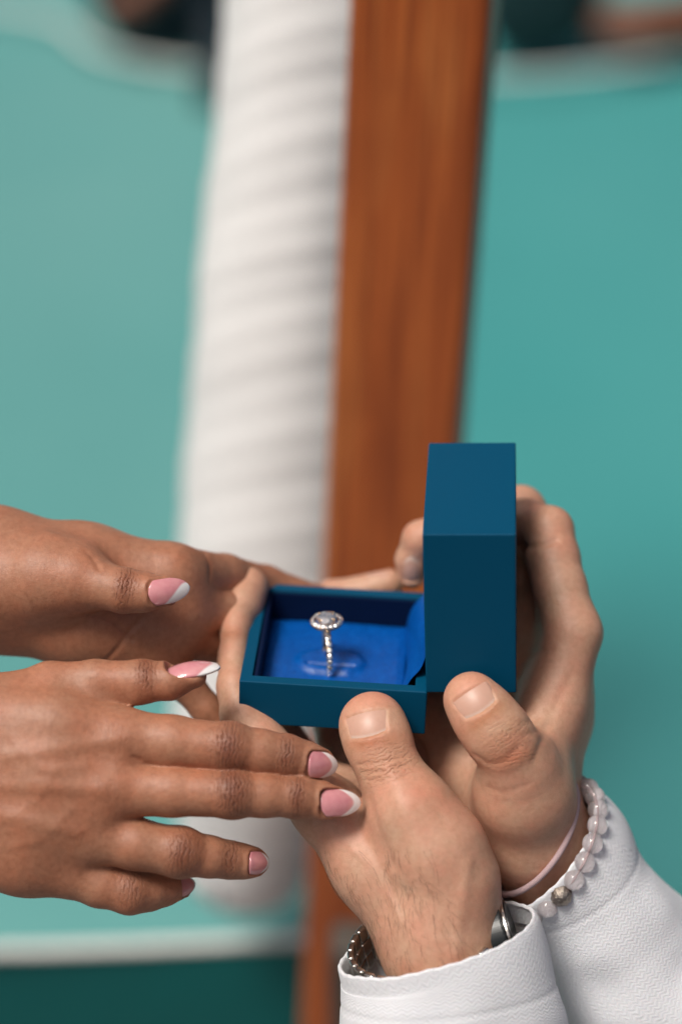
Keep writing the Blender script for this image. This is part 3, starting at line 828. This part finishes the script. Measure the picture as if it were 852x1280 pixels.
h.finger([(140, 920, -70, 36), (215, 927.5, -77, 32.5), (287, 934.5, -80, 30.5), (325, 940, -74, 27.5), (358, 945, -68, 26), (384, 951, -60, 22.5), (403, 955, -54, 17)], web=15, fat=[(288, 934, -84, 27.5)])
h.finger([(130, 985, -79, 37), (215, 989, -86, 31), (290, 992, -89, 30), (330, 994, -83, 26.5), (370, 996, -76, 25.5), (402, 1001, -68, 21.5), (428, 1004, -62, 16.5)], web=15, fat=[(291, 992, -93, 27)])
h.finger([(104, 1042, -71, 35.5), (170, 1055, -76, 31.5), (225, 1065.5, -74, 31), (262, 1071, -62, 25), (288, 1075, -52, 22.5), (306, 1077, -44, 20), (321, 1078, -37, 15.5)], web=15, fat=[(226, 1064, -79, 27)])
h.finger([(82, 1085, -54, 33), (125, 1103, -56, 30), (163, 1113, -54, 29), (186, 1113, -42, 24.5), (206, 1110, -28, 21), (226, 1107, -12, 15)], web=15)
h.nail(405, 956.5, (46, 7), 47, 32, kind='almond', smile=(0.70, 0.30, 0.0), fwd=1, lift=2.0, roll_=0.12)
h.nail(427, 1003, (56, 3), 57, 33, kind='almond', smile=(0.74, 0.30, 0.0), fwd=1, lift=2.0, roll_=0.12)
h.nail(325, 1079, (30, 4), 34, 28, kind='almond', smile=(0.84, 0.25, 0), lift=1.8)
h.nail(236, 1108, (24, -4, 20), 28, 22, kind='almond', smile=(0.84, 0.2, 0), lift=1.8)
h.nail(242, 838, (62, -13, 0, -52), 66, 34, n=(-0.05, -0.86, -0.48), kind='almond', smile=(0.80, 0.15, 0.12), lift=1.2, fold=0.6)
for x, y, a_, sa, sl, st in ((284, 934, (72, 9), 13, 26, 1.0), (291, 992, (80, 3), 14, 26, 1.0), (228, 1068, (60, 9), 13, 24, .9), (165, 1108, (40, 5), 12, 20, .6), (358, 944, (60, 9), 8, 20, .9), (371, 996, (60, 6), 7, 20, .95),
                             (288, 1074, (50, 5), 7, 18, .8), (182, 838, (60, -2), 9, 18, .8)):
    h.knuckle(x, y, a_, sa, sl, st, (0.52, 0.40, 0.36))
for x, y in ((150, 925), (130, 992), (92, 1040)): h.knuckle(x, y, (1, 0.15), 14, 20, 0.35, (0.8, 0.62, 0.52), 0.5)
h.knuckle(40, 1060, (1, 0), 90, 50, 0.30, (0.75, 0.62, 0.55), 0)
h.knuckle(215, 940, (1, 0), 40, 60, 0.22, (1.25, 1.10, 1.0), 0)
h.extra.append(relief((2.2, 9, [(140, 926), (70, 936), (10, 944)]), (2.2, 9, [(126, 986), (60, 984), (0, 982)]), (2.0, 9, [(98, 1040), (50, 1030), (0, 1018)]), (0.8, 6, [(108, 958), (70, 962), (40, 950), (0, 905)]),
    (0.7, 6, [(90, 1012), (50, 1050), (10, 1058)]), (0.7, 6, [(70, 962), (40, 1005), (0, 1030)]), (-1.6, 2.4, [(176, 950), (166, 946)]), (1.6, 12, [(152, 922), (160, 922)]), (2.0, 13, [(134, 985), (144, 986)])))
h.build('hand', 'brown hand with pink nails reaching from lower left, back of hand towards viewer', 'hand', M['skin_brown'], M['manicure'], W(-40, 1080, -50), GRP)
H_W2 = h

# ---- brown hand behind, thumb on top (upper left)
h = Hand((-330, 590, -60), (480, 960, 290))
h.meta([(-330, 668, 90, 100), (-150, 698, 92, 90), (-20, 722, 95, 84)], 30, flat=((0, 0, 1), 1.35))
for a, b in (((0, 694, 92, 54), (212, 722, 98, 41)), ((0, 720, 100, 55), (228, 757, 112, 38)), ((0, 742, 104, 54), (218, 792, 114, 35)), ((10, 762, 102, 50), (190, 812, 106, 30))):
    h.meta([a, tuple(np.array(a) * .5 + np.array(b) * .5), b], 34)
h.meta([(0, 725, 62, 60), (60, 722, 44, 46), (95, 722, 30, 36)], 30)
h.finger([(60, 720, 40, 46), (98, 724, 24, 34), (128, 732, 12, 27.5), (155, 738, 4, 27.5), (180, 740, 0, 24), (207, 739, -4, 18)], web=24)
h.finger([(212, 720, 98, 40), (280, 721, 172, 28), (330, 733, 238, 26), (396, 755, 272, 23), (440, 775, 278, 18)], web=18)
h.finger([(226, 757, 112, 36), (285, 768, 150, 28), (330, 812, 225, 22)], web=18)
h.finger([(214, 790, 114, 32), (255, 803, 140, 23.5), (305, 815, 175, 22)], web=14)
h.finger([(184, 815, 110, 28), (228, 850, 112, 23), (258, 886, 116, 19), (300, 930, 124, 17)], web=12)
h.nail(213, 738.5, (54, -9), 55, 32, kind='almond', smile=(0.62, 0.0, 0.30), lift=2.0, roll_=-0.05)
h.knuckle(157, 730, (57, 10), 9, 20, .9, (0.55, 0.42, 0.36))
h.knuckle(150, 800, (0.4, 1), 40, 40, 0.35, (0.80, 0.66, 0.60), 0)
h.knuckle(262, 706, (1, 0.1), 4, 18, 0.6, (0.65, 0.5, 0.45), 0.6)
def palm_crease(fd, f):
    P_ = catmull([(128, 832, 70), (146, 812, 72), (160, 792, 75), (178, 772, 78)], 14)
    for a, b in zip(P_, P_[1:]):
        qa, qb = fd.hit(f, a[0], a[1]), fd.hit(f, b[0], b[1])
        g_ = fd.new(); fd.cone(g_, qa, qb, 2.0, 2.0, 1, margin=10); np.maximum(f, -smin(g_, g_, 1), out=f)
h.extra.append(relief((-2.6, 3.2, [(128, 830), (146, 812), (160, 792), (178, 772)]), (-1.4, 4.0, [(255, 690), (262, 705), (262, 725)]), (-2.0, 3.0, [(110, 770), (140, 775), (165, 800)]), (-1.6, 3, [(108, 690), (118, 700), (124, 712)]), (1.5, 10, [(60, 668), (150, 684), (220, 694)])))
h.build('hand', 'brown hand behind the other, thumb on top with a white-tipped pink nail', 'hand', M['skin_brown'], M['manicure'], W(-40, 800, 95), GRP)
H_W1 = h

# ---- tan hand holding the box base (lower middle)
h = Hand((250, 680, -130), (760, 1420, 340))
h.meta([(640, 1460, -20, 84), (585, 1290, -22, 72), (553, 1190, -20, 66), (546, 1150, -18, 68)], 24)
h.meta([(535, 1160, -12, 60), (470, 1085, -4, 48), (408, 1012, 6, 39)], 34)
h.meta([(545, 1150, 20, 62), (490, 1070, 50, 50), (430, 1000, 70, 38)], 34)
h.meta([(555, 1150, 40, 60), (510, 1060, 95, 48), (462, 985, 130, 36)], 34)
h.meta([(565, 1150, 50, 55), (535, 1060, 130, 46), (492, 975, 180, 33)], 34)
h.meta([(540, 1060, 130, 46), (532, 985, 180, 46), (525, 935, 215, 40)], 34)
h.meta([(556, 1152, -26, 62), (561, 1100, -36, 55), (545, 1062, -42, 50), (518, 1018, -46, 44)], 30)
TH = ((0.1, 0.2, 1.0), 1.22)
h.finger([(540, 1056, -42, 48), (511, 1008, -42, 41.5), (492, 972, -36, 36), (481, 950, -32, 36.5), (472, 926, -26, 40.5), (465, 906, -18, 42)], k=14, web=40, flat=[None, ((0.1, .2, 1), 1.05), ((0.1, .2, 1), 1.12), ((0.1, .2, 1), 1.18), TH])
h.finger([(408, 1012, 6, 38), (350, 955, 24, 32), (303, 893, 44, 29), (293, 862, 58, 28.5), (292.5, 825, 92, 28), (296, 785, 132, 27), (303, 758, 160, 27), (310, 735, 184, 26.5)], k=10, web=24,
         flat=[None, None, ((1, 0, 0), 1.3), ((1, 0, 0), 1.45), ((1, 0, 0), 1.45), ((1, 0, 0), 1.3), ((1, 0, 0), 1.05)])
h.finger([(432, 1000, 72, 36), (372, 955, 140, 30), (332, 890, 215, 27), (340, 815, 275, 24), (415, 748, 284, 22), (487, 729, 276, 17)], web=18)
h.finger([(462, 985, 130, 34), (425, 925, 200, 28), (405, 870, 262, 25), (425, 815, 305, 19)], web=18)
h.finger([(492, 975, 180, 31), (485, 915, 250, 25), (495, 850, 292, 20)], web=18)
h.nail(457, 902, (-8, -50), 27, 53, kind='short', Rc=44, Rl=60, lift=-0.2, sink=0.8, fold=0.35)
h.nail(474, 716, (1, -0.06), 26, 18, kind='short', Rc=16, Rl=50, lift=0.6, sink=1.4, fold=1.0)
h.knuckle(484, 957, (-22, -52), 15, 30, 0.6, (0.86, 0.72, 0.62), 1.0)
h.knuckle(478, 938, (-22, -52), 10, 26, 0.4, (0.90, 0.8, 0.7), 0.5)
h.knuckle(463, 928, (-10, -52), 6, 22, 0.85, (0.78, 0.52, 0.34), 0.15)
h.knuckle(457, 872, (-10, -52), 13, 40, 0.6, (1.12, 0.86, 0.82), 0)
h.knuckle(286, 792, (0.1, 1), 7, 16, 0.7, (0.85, 0.66, 0.55), 0.7)
h.knuckle(306, 715, (0.1, 1), 16, 22, 0.5, (1.05, 0.80, 0.74), 0)
h.knuckle(530, 990, (0.6, 0.8), 24, 22, 0.35, (1.0, 0.74, 0.64), 0)
h.knuckle(430, 1130, (0.3, 1), 70, 50, 0.35, (0.82, 0.70, 0.62), 0)
h.extra.append(relief((-1.3, 2.2, [(447, 956), (476, 953), (508, 946)]), (-1.1, 2.2, [(452, 966), (478, 964), (510, 957)]), (-1.0, 2.2, [(458, 975), (482, 975), (512, 968)]), (2.2, 13, [(486, 962), (512, 1030), (540, 1110)]), (-2.0, 9, [(462, 1000), (470, 1030), (490, 1080)]),
    (1.6, 5, [(440, 1060), (470, 1090), (500, 1150)]), (1.8, 8, [(585, 1080), (575, 1140), (570, 1190)]), (-0.8, 6, [(525, 985), (545, 1010), (556, 1030)])))
h.build('hand', 'tan hand with upright thumb on the front of the box base', 'hand', M['skin_tan'], M['nail'], W(550, 1200, -20), GRP)
H_M1 = h

# ---- tan hand holding the lid (right)
h = Hand((470, 560, -130), (1000, 1400, 345))
h.meta([(1000, 1370, 250, 70), (800, 1185, 170, 66), (705, 1092, 108, 66), (664, 1040, 74, 68)], 26)
h.meta([(660, 1030, 80, 44), (675, 945, 74, 36), (692, 880, 70, 35), (716, 792, 76, 33)], 30)
h.meta([(655, 1020, 90, 52), (690, 890, 110, 40), (708, 790, 122, 33)], 34)
h.meta([(650, 1020, 100, 50), (690, 900, 150, 38), (702, 802, 165, 31)], 34)
h.meta([(645, 1020, 110, 48), (680, 910, 180, 36), (694, 830, 195, 29)], 34)
h.meta([(662, 1040, 58, 62), (655, 992, 12, 54), (648, 962, -16, 45)], 26)
h.meta([(652, 985, 10, 48), (675, 915, 45, 36)], 34)
h.meta([(640, 1010, 70, 52), (590, 960, 125, 45), (568, 905, 165, 36), (542, 888, 190, 42)], 30)
h.meta([(600, 925, 165, 40), (672, 850, 185, 40), (668, 770, 205, 34)], 34)
h.finger([(655, 985, 4, 50), (647, 955, -24, 41), (634, 934, -44, 39.5), (619, 914, -52, 41), (603, 893, -52, 38.5), (589, 875, -49, 35.5)], k=12, web=22, flat=[None, None, ((0.2, 0.1, 1), 1.1), ((0.2, 0.1, 1), 1.18), ((0.2, 0.1, 1), 1.2)])
h.finger([(716, 790, 78, 33), (699, 735, 100, 33), (690, 697, 118, 33), (686, 663, 134, 29.5), (655, 652, 168, 27.5), (575, 658, 190, 24), (526, 674, 205, 22.5), (515, 700, 218, 20), (514, 718, 224, 17.5)], web=18)
h.finger([(708, 790, 124, 32), (690, 705, 165, 30), (650, 639, 205, 31), (600, 640, 222, 26), (555, 680, 240, 19)], web=18)
h.finger([(702, 800, 166, 30), (682, 742, 200, 32), (640, 705, 245, 26), (572, 720, 255, 20)], web=16)
h.finger([(694, 828, 196, 28), (665, 785, 232, 28), (612, 770, 258, 21), (568, 776, 268, 16)], web=16)
h.nail(592, 873.5, (-27, -42), 26, 50, kind='short', Rc=42, Rl=60, lift=-0.2, sink=0.8, fold=0.35)
h.nail(514, 716, (0.0, 1), 30, 22, kind='short', Rc=18, Rl=60, lift=0.6, sink=1.4, fold=1.0)
h.knuckle(632, 922, (-32, -42), 16, 30, 0.6, (0.88, 0.76, 0.66), 0.6)
h.knuckle(608, 896, (-32, -42), 6.5, 22, 0.85, (0.78, 0.53, 0.34), 0.15)
h.knuckle(580, 852, (-32, -42), 13, 40, 0.6, (1.10, 0.86, 0.82), 0)
h.knuckle(640, 948, (-10, -42), 9, 26, 0.8, (0.92, 0.68, 0.56), 0.6)
h.knuckle(660, 870, (0.3, 1), 40, 30, 0.25, (0.95, 0.74, 0.68), 0.3)
h.knuckle(690, 660, (0.2, 1), 20, 30, 0.3, (1.0, 0.76, 0.68), 0.2)
h.knuckle(506, 668, (0.1, 1), 12, 16, 0.4, (0.98, 0.76, 0.68), 0.4)
h.extra.append(relief((-1.4, 5.0, [(593, 944), (612, 955), (632, 950), (648, 934)]), (-0.8, 4, [(652, 905), (668, 900), (684, 888)]), (-0.8, 4, [(655, 920), (675, 912), (690, 905)]), (-1.3, 6, [(668, 950), (690, 890), (714, 845)]), (-4.0, 4, [(652, 684), (675, 682), (694, 676)]),
    (-2.0, 3, [(648, 830), (668, 815), (690, 812)]), (-0.7, 5, [(610, 985), (630, 990), (660, 980)])))
h.build('hand', 'tan hand behind the open lid with its thumb on the lid corner', 'hand', M['skin_tan'], M['nail'], W(690, 1080, 20), GRP)
H_M2 = h

# ------------------------------------------------------------------ sleeves
def sleeve(name, nodes, parent, label, cuff=70, thick=4.5, seed=0, folds=5.0, n=120):
    """nodes: (x, y, dz, R1, R2, e1x, e1y); first is the cuff opening"""
    C = catmull([q3(*nd[:3]) for nd in nodes], 90); RRs = catmull([(nd[3], nd[4]) for nd in nodes], 90)
    E = catmull([N3((nd[5], nd[6], 0)) for nd in nodes], 90)
    T = np.gradient(C, axis=0); T /= np.linalg.norm(T, axis=1)[:, None]
    d = np.concatenate([[0], np.cumsum(np.linalg.norm(np.diff(C, axis=0), axis=1))])
    ang = np.linspace(0, 2 * math.pi, n + 1)
    prof = [(i, -thick) for i in range(16, 0, -2)] + [(0, -thick), (-0.6, -thick * 0.75), (-0.9, -thick * 0.4), (-0.6, 0.0)] + [(0, 0.8)] + [(i, 1.0) for i in range(1, 90)]
    V = []; UV = []
    for k_, (ii, off) in enumerate(prof):
        i = int(max(0, ii)); c_ = C[i].copy(); t_ = T[max(0, i)]
        if ii < 0: c_ = c_ + t_ * ii * 3.0
        e1 = E[i] - t_ * (E[i] @ t_); e1 /= np.linalg.norm(e1); e2_ = np.cross(t_, e1)
        s = d[i]
        ramp_ = min(1, max(0, (s - 10) / 120))
        for a in ang:
            ca, sa_ = math.cos(a), math.sin(a)
            p0 = Vector((ca * 1.6, sa_ * 1.6, s / 90 + seed))
            fo = folds * (0.35 + ramp_) * mnoise.noise(p0) + folds * 1.7 * ramp_ * mnoise.noise(Vector((ca * 0.9 + s / 200, sa_ * 0.9 - s / 240, s / 85 + seed + 5)))
            stitch = -1.2 * math.exp(-((s - cuff) / 3.0) ** 2)
            r1 = RRs[i, 0] + off + fo + stitch; r2 = RRs[i, 1] + off + fo + stitch
            rimw = (2.6 * mnoise.noise(Vector((ca * 2.2, sa_ * 2.2, seed + 40))) + 0.7 * math.sin(a * 90) * (1 if k_ > 7 else 0.4)) * math.exp(-max(0, s) / 14)
            V.append(c_ + e1 * ca * r1 + e2_ * sa_ * r2 + t_ * rimw)
            UV.append((a * RRs[i].mean() * S * 1000, (k_ if ii < 1 else 0) * 0.4 + s * S * 1000))
    V = np.array(V); m = n + 1; Fc = []
    for k_ in range(len(prof) - 1):
        for j in range(n): Fc.append((k_ * m + j, k_ * m + j + 1, (k_ + 1) * m + j + 1, (k_ + 1) * m + j))
    o = mesh_obj(name, to_world(V), np.array(Fc)[:, ::-1], M['cotton'], parent, label=label)
    uvl = o.data.uv_layers.new(name="UVMap"); UV = np.array(UV, np.float32)
    li = np.empty(len(o.data.loops), np.int32); o.data.loops.foreach_get("vertex_index", li)
    uvl.data.foreach_set("uv", UV[li].ravel())
    return o
sleeve('sleeve', [(546, 1176, -32, 126, 90, 0.95, -0.31), (556, 1212, -24, 132, 96, 0.97, -0.25), (566, 1290, -14, 138, 100, 0.99, -0.15), (590, 1380, 0, 142, 104, 1, -0.1), (630, 1500, 20, 148, 108, 1, -0.1)],
       H_M1.root, 'white herringbone cuff around the wrist with the watch', seed=1.0, folds=6.0)
sleeve('sleeve', [(676, 1060, 88, 102, 96, 0.45, -0.89), (700, 1080, 100, 101, 98, 0.50, -0.87), (735, 1130, 120, 92, 106, 0.62, -0.78), (800, 1222, 155, 122, 122, 0.35, -0.94), (900, 1275, 190, 168, 126, 0.35, -0.94), (1030, 1340, 225, 180, 130, 0.35, -0.94)],
       H_M2.root, 'white cuff and sleeve of the right arm under the bead bracelet', seed=9.0, folds=6.0)

# ------------------------------------------------------------------ bracelets and watch
def wrist_loop(c, ax_, r1, r2, e1, n):
    """closed loop points (u) around centre c with axis ax_"""
    ax_ = N3(ax_); e1 = N3(np.array(e1) - ax_ * (np.array(e1) @ ax_)); e2_ = np.cross(ax_, e1)
    a = np.linspace(0, 2 * math.pi, n, endpoint=False)
    return c + r1 * np.cos(a)[:, None] * e1 + r2 * np.sin(a)[:, None] * e2_
axw = (0.80, 0.52, 0.42)
cc = wrist_loop(q3(664, 1042, 70), axw, 86, 80, (0.56, -0.82, 0), 96)
V, Fc = tube(to_world(cc), 4.0 * S, 10, closed=True)
o = mesh_obj('cord_bracelet', V, Fc, M['cord']); o['label'] = 'thin mauve cord bracelet above the beads on the right wrist'; o['category'] = 'bracelet'
bl = wrist_loop(q3(684, 1063, 80), axw, 95, 88, (0.56, -0.82, 0), 23)
br = thing('bead_bracelet', 'bracelet of clear pinkish beads on the right wrist', 'bracelet', Vector(to_world(bl.mean(0))[0]))
bead_me = None
for i, p in enumerate(bl):
    wp = Vector(to_world(p)[0])
    nxt = Vector(to_world(bl[(i + 1) % 23])[0]) - Vector(to_world(bl[i - 1])[0])
    metal = i in (18, 7)
    if metal or bead_me is None:
        bm = bmesh.new(); bmesh.ops.create_uvsphere(bm, u_segments=20, v_segments=12, radius=13.4 * S)
        if metal:
            for v in bm.verts:
                v.co *= 1 + 0.07 * math.sin(math.atan2(v.co.y, v.co.x) * 8) - 0.05 * math.cos(v.co.z / (11 * S) * 9)
        o = bm_obj('bead', bm, M['pewter'] if metal else M['bead'], br, Matrix.Translation(wp) @ nxt.to_track_quat('Z', 'Y').to_matrix().to_4x4(), smooth=True, label='dark patterned metal bead' if metal else None)
        if not metal: bead_me = o.data
    else:
        o = bpy.data.objects.new('bead', bead_me); col.objects.link(o); o.parent = br
        o.matrix_basis = Matrix.Translation(wp - br.location) @ nxt.to_track_quat('Z', 'Y').to_matrix().to_4x4()
V, Fc = tube(to_world(bl), 1.2 * S, 6, closed=True); mesh_obj('thread', V, Fc, M['cord'], br)

watch = thing('wristwatch', 'loose steel link wristwatch inside the white cuff of the lower wrist', 'watch', W(545, 1205, -20))
wl_ = wrist_loop(q3(538, 1192, -20), (0.24, 0.84, 0.52), 97, 74, (0.97, -0.22, 0), 30)
link_me = {}
for i, p in enumerate(wl_):
    ang_ = 2 * math.pi * i / 30
    if math.cos(ang_) > 0.80: continue          # the case sits on the right
    wp = Vector(to_world(p)[0]); t_ = (Vector(to_world(wl_[(i + 1) % 30])[0]) - Vector(to_world(wl_[i - 1])[0])).normalized()
    ro = (wp - Vector(to_world(q3(541, 1196, -20))[0])).normalized(); ro = (ro - t_ * ro.dot(t_)).normalized(); wd = t_.cross(ro)
    mt = Matrix((t_, wd, ro)).transposed().to_4x4(); mt.translation = wp
    if 'l' not in link_me:
        bm = bmesh.new(); add_box(bm, -7.6 * S, 7.6 * S, -32 * S, -11.5 * S, -4 * S, 4 * S); add_box(bm, -8.6 * S, 8.6 * S, -10.5 * S, 10.5 * S, -4.8 * S, 4.8 * S); add_box(bm, -7.6 * S, 7.6 * S, 11.5 * S, 32 * S, -4 * S, 4 * S)
        o = bm_obj('link', bm, M['steel'], watch, mt, bevel=3.0 * S, seg=3, smooth=True); link_me['l'] = o.data
    else:
        o = bpy.data.objects.new('link', link_me['l']); col.objects.link(o); o.parent = watch; o.matrix_basis = Matrix.Translation(-watch.location) @ mt
# case on the right side
cq = q3(628, 1170, -22); cn = N3((0.93, -0.30, -0.1)); axn = N3((0.30, 0.93, 0.22))
zc = Vector(qdir_world(cn)); yc = Vector(qdir_world(axn)); yc = (yc - zc * yc.dot(zc)).normalized(); xc = yc.cross(zc)
mc = Matrix((xc, yc, zc)).transposed().to_4x4(); mc.translation = Vector(to_world(cq)[0])
def disc(r, z0, z1, seg=48):
    bm = bmesh.new(); bmesh.ops.create_cone(bm, cap_ends=True, segments=seg, radius1=r, radius2=r, depth=z1 - z0, matrix=Matrix.Translation((0, 0, (z0 + z1) / 2))); return bm
wc = bm_obj('case', disc(52 * S, -12 * S, 8 * S), M['black'], watch, mc, bevel=2.5 * S)
wb_ = bm_obj('bezel', disc(46 * S, 8.3 * S, 13 * S), M['steel'], watch, mc, bevel=1.5 * S)
wd_ = bm_obj('dial', disc(40 * S, 13.2 * S, 14.5 * S), M['black'], watch, mc)
bm = bmesh.new(); add_box(bm, -6 * S, 6 * S, -60 * S, -53 * S, -5 * S, 5 * S); wk_ = bm_obj('crown', bm, M['steel'], watch, mc, bevel=1.5 * S)
for o in (wb_, wd_, wk_): o.parent = wc; o.matrix_basis = Matrix.Identity(4)

# ------------------------------------------------------------------ fine hair on the lower wrist
def arm_hair(hd, count, region, dirv2, parent, lmin, lmax, seed):
    rng = np.random.default_rng(seed); V = hd.V; fd = hd.fd
    kx = F / (F + V[:, 2]); sx = (V[:, 0] - 426) * kx + 426; sy = (V[:, 1] - 640) * kx + 640
    ok = np.where(region(sx, sy, V))[0]
    if len(ok) == 0: return
    vs_, fs_ = [], []
    for i in rng.choice(ok, min(count, len(ok)), replace=False):
        p = V[i]; nv = fd.grad(hd.f, p, 4.0)
        if nv[2] > 0.45: continue
        dv = N3(np.array(dirv2) + rng.normal(0, 0.26, 3)); dv = N3(dv - nv * (dv @ nv)); sd_ = np.cross(nv, dv)
        Ln = rng.uniform(lmin, lmax); cu = rng.normal(0, 0.5); pts_ = []
        for t_ in np.linspace(0, 1, 6):
            x = p + dv * Ln * t_ + sd_ * cu * Ln * 0.35 * t_ * t_
            dd = fd.sample(hd.f, x)[0]
            x = x + nv * (-dd + 0.2 + 3.0 * math.sin(t_ * 2.6) * 0.6); pts_.append(x)
        a, b = tube(to_world(np.array(pts_)), np.linspace(0.15, 0.05, 6) * S, 3, cap=False)
        o_ = len(vs_) and sum(len(z) for z in vs_); fs_ += [tuple(q_ + o_ for q_ in t_) for t_ in b]; vs_.append(a)
    mesh_obj('arm_hair', np.concatenate(vs_), fs_, M['hair'], parent, kind='stuff')
arm_hair(H_M1, 300, lambda x, y, V: (y > 1060) & (y < 1235) & (x < 600 - (1235 - y) * 0.35) & (V[:, 2] < 10), (0.35, 0.95, 0), H_M1.root, 10, 26, 4)
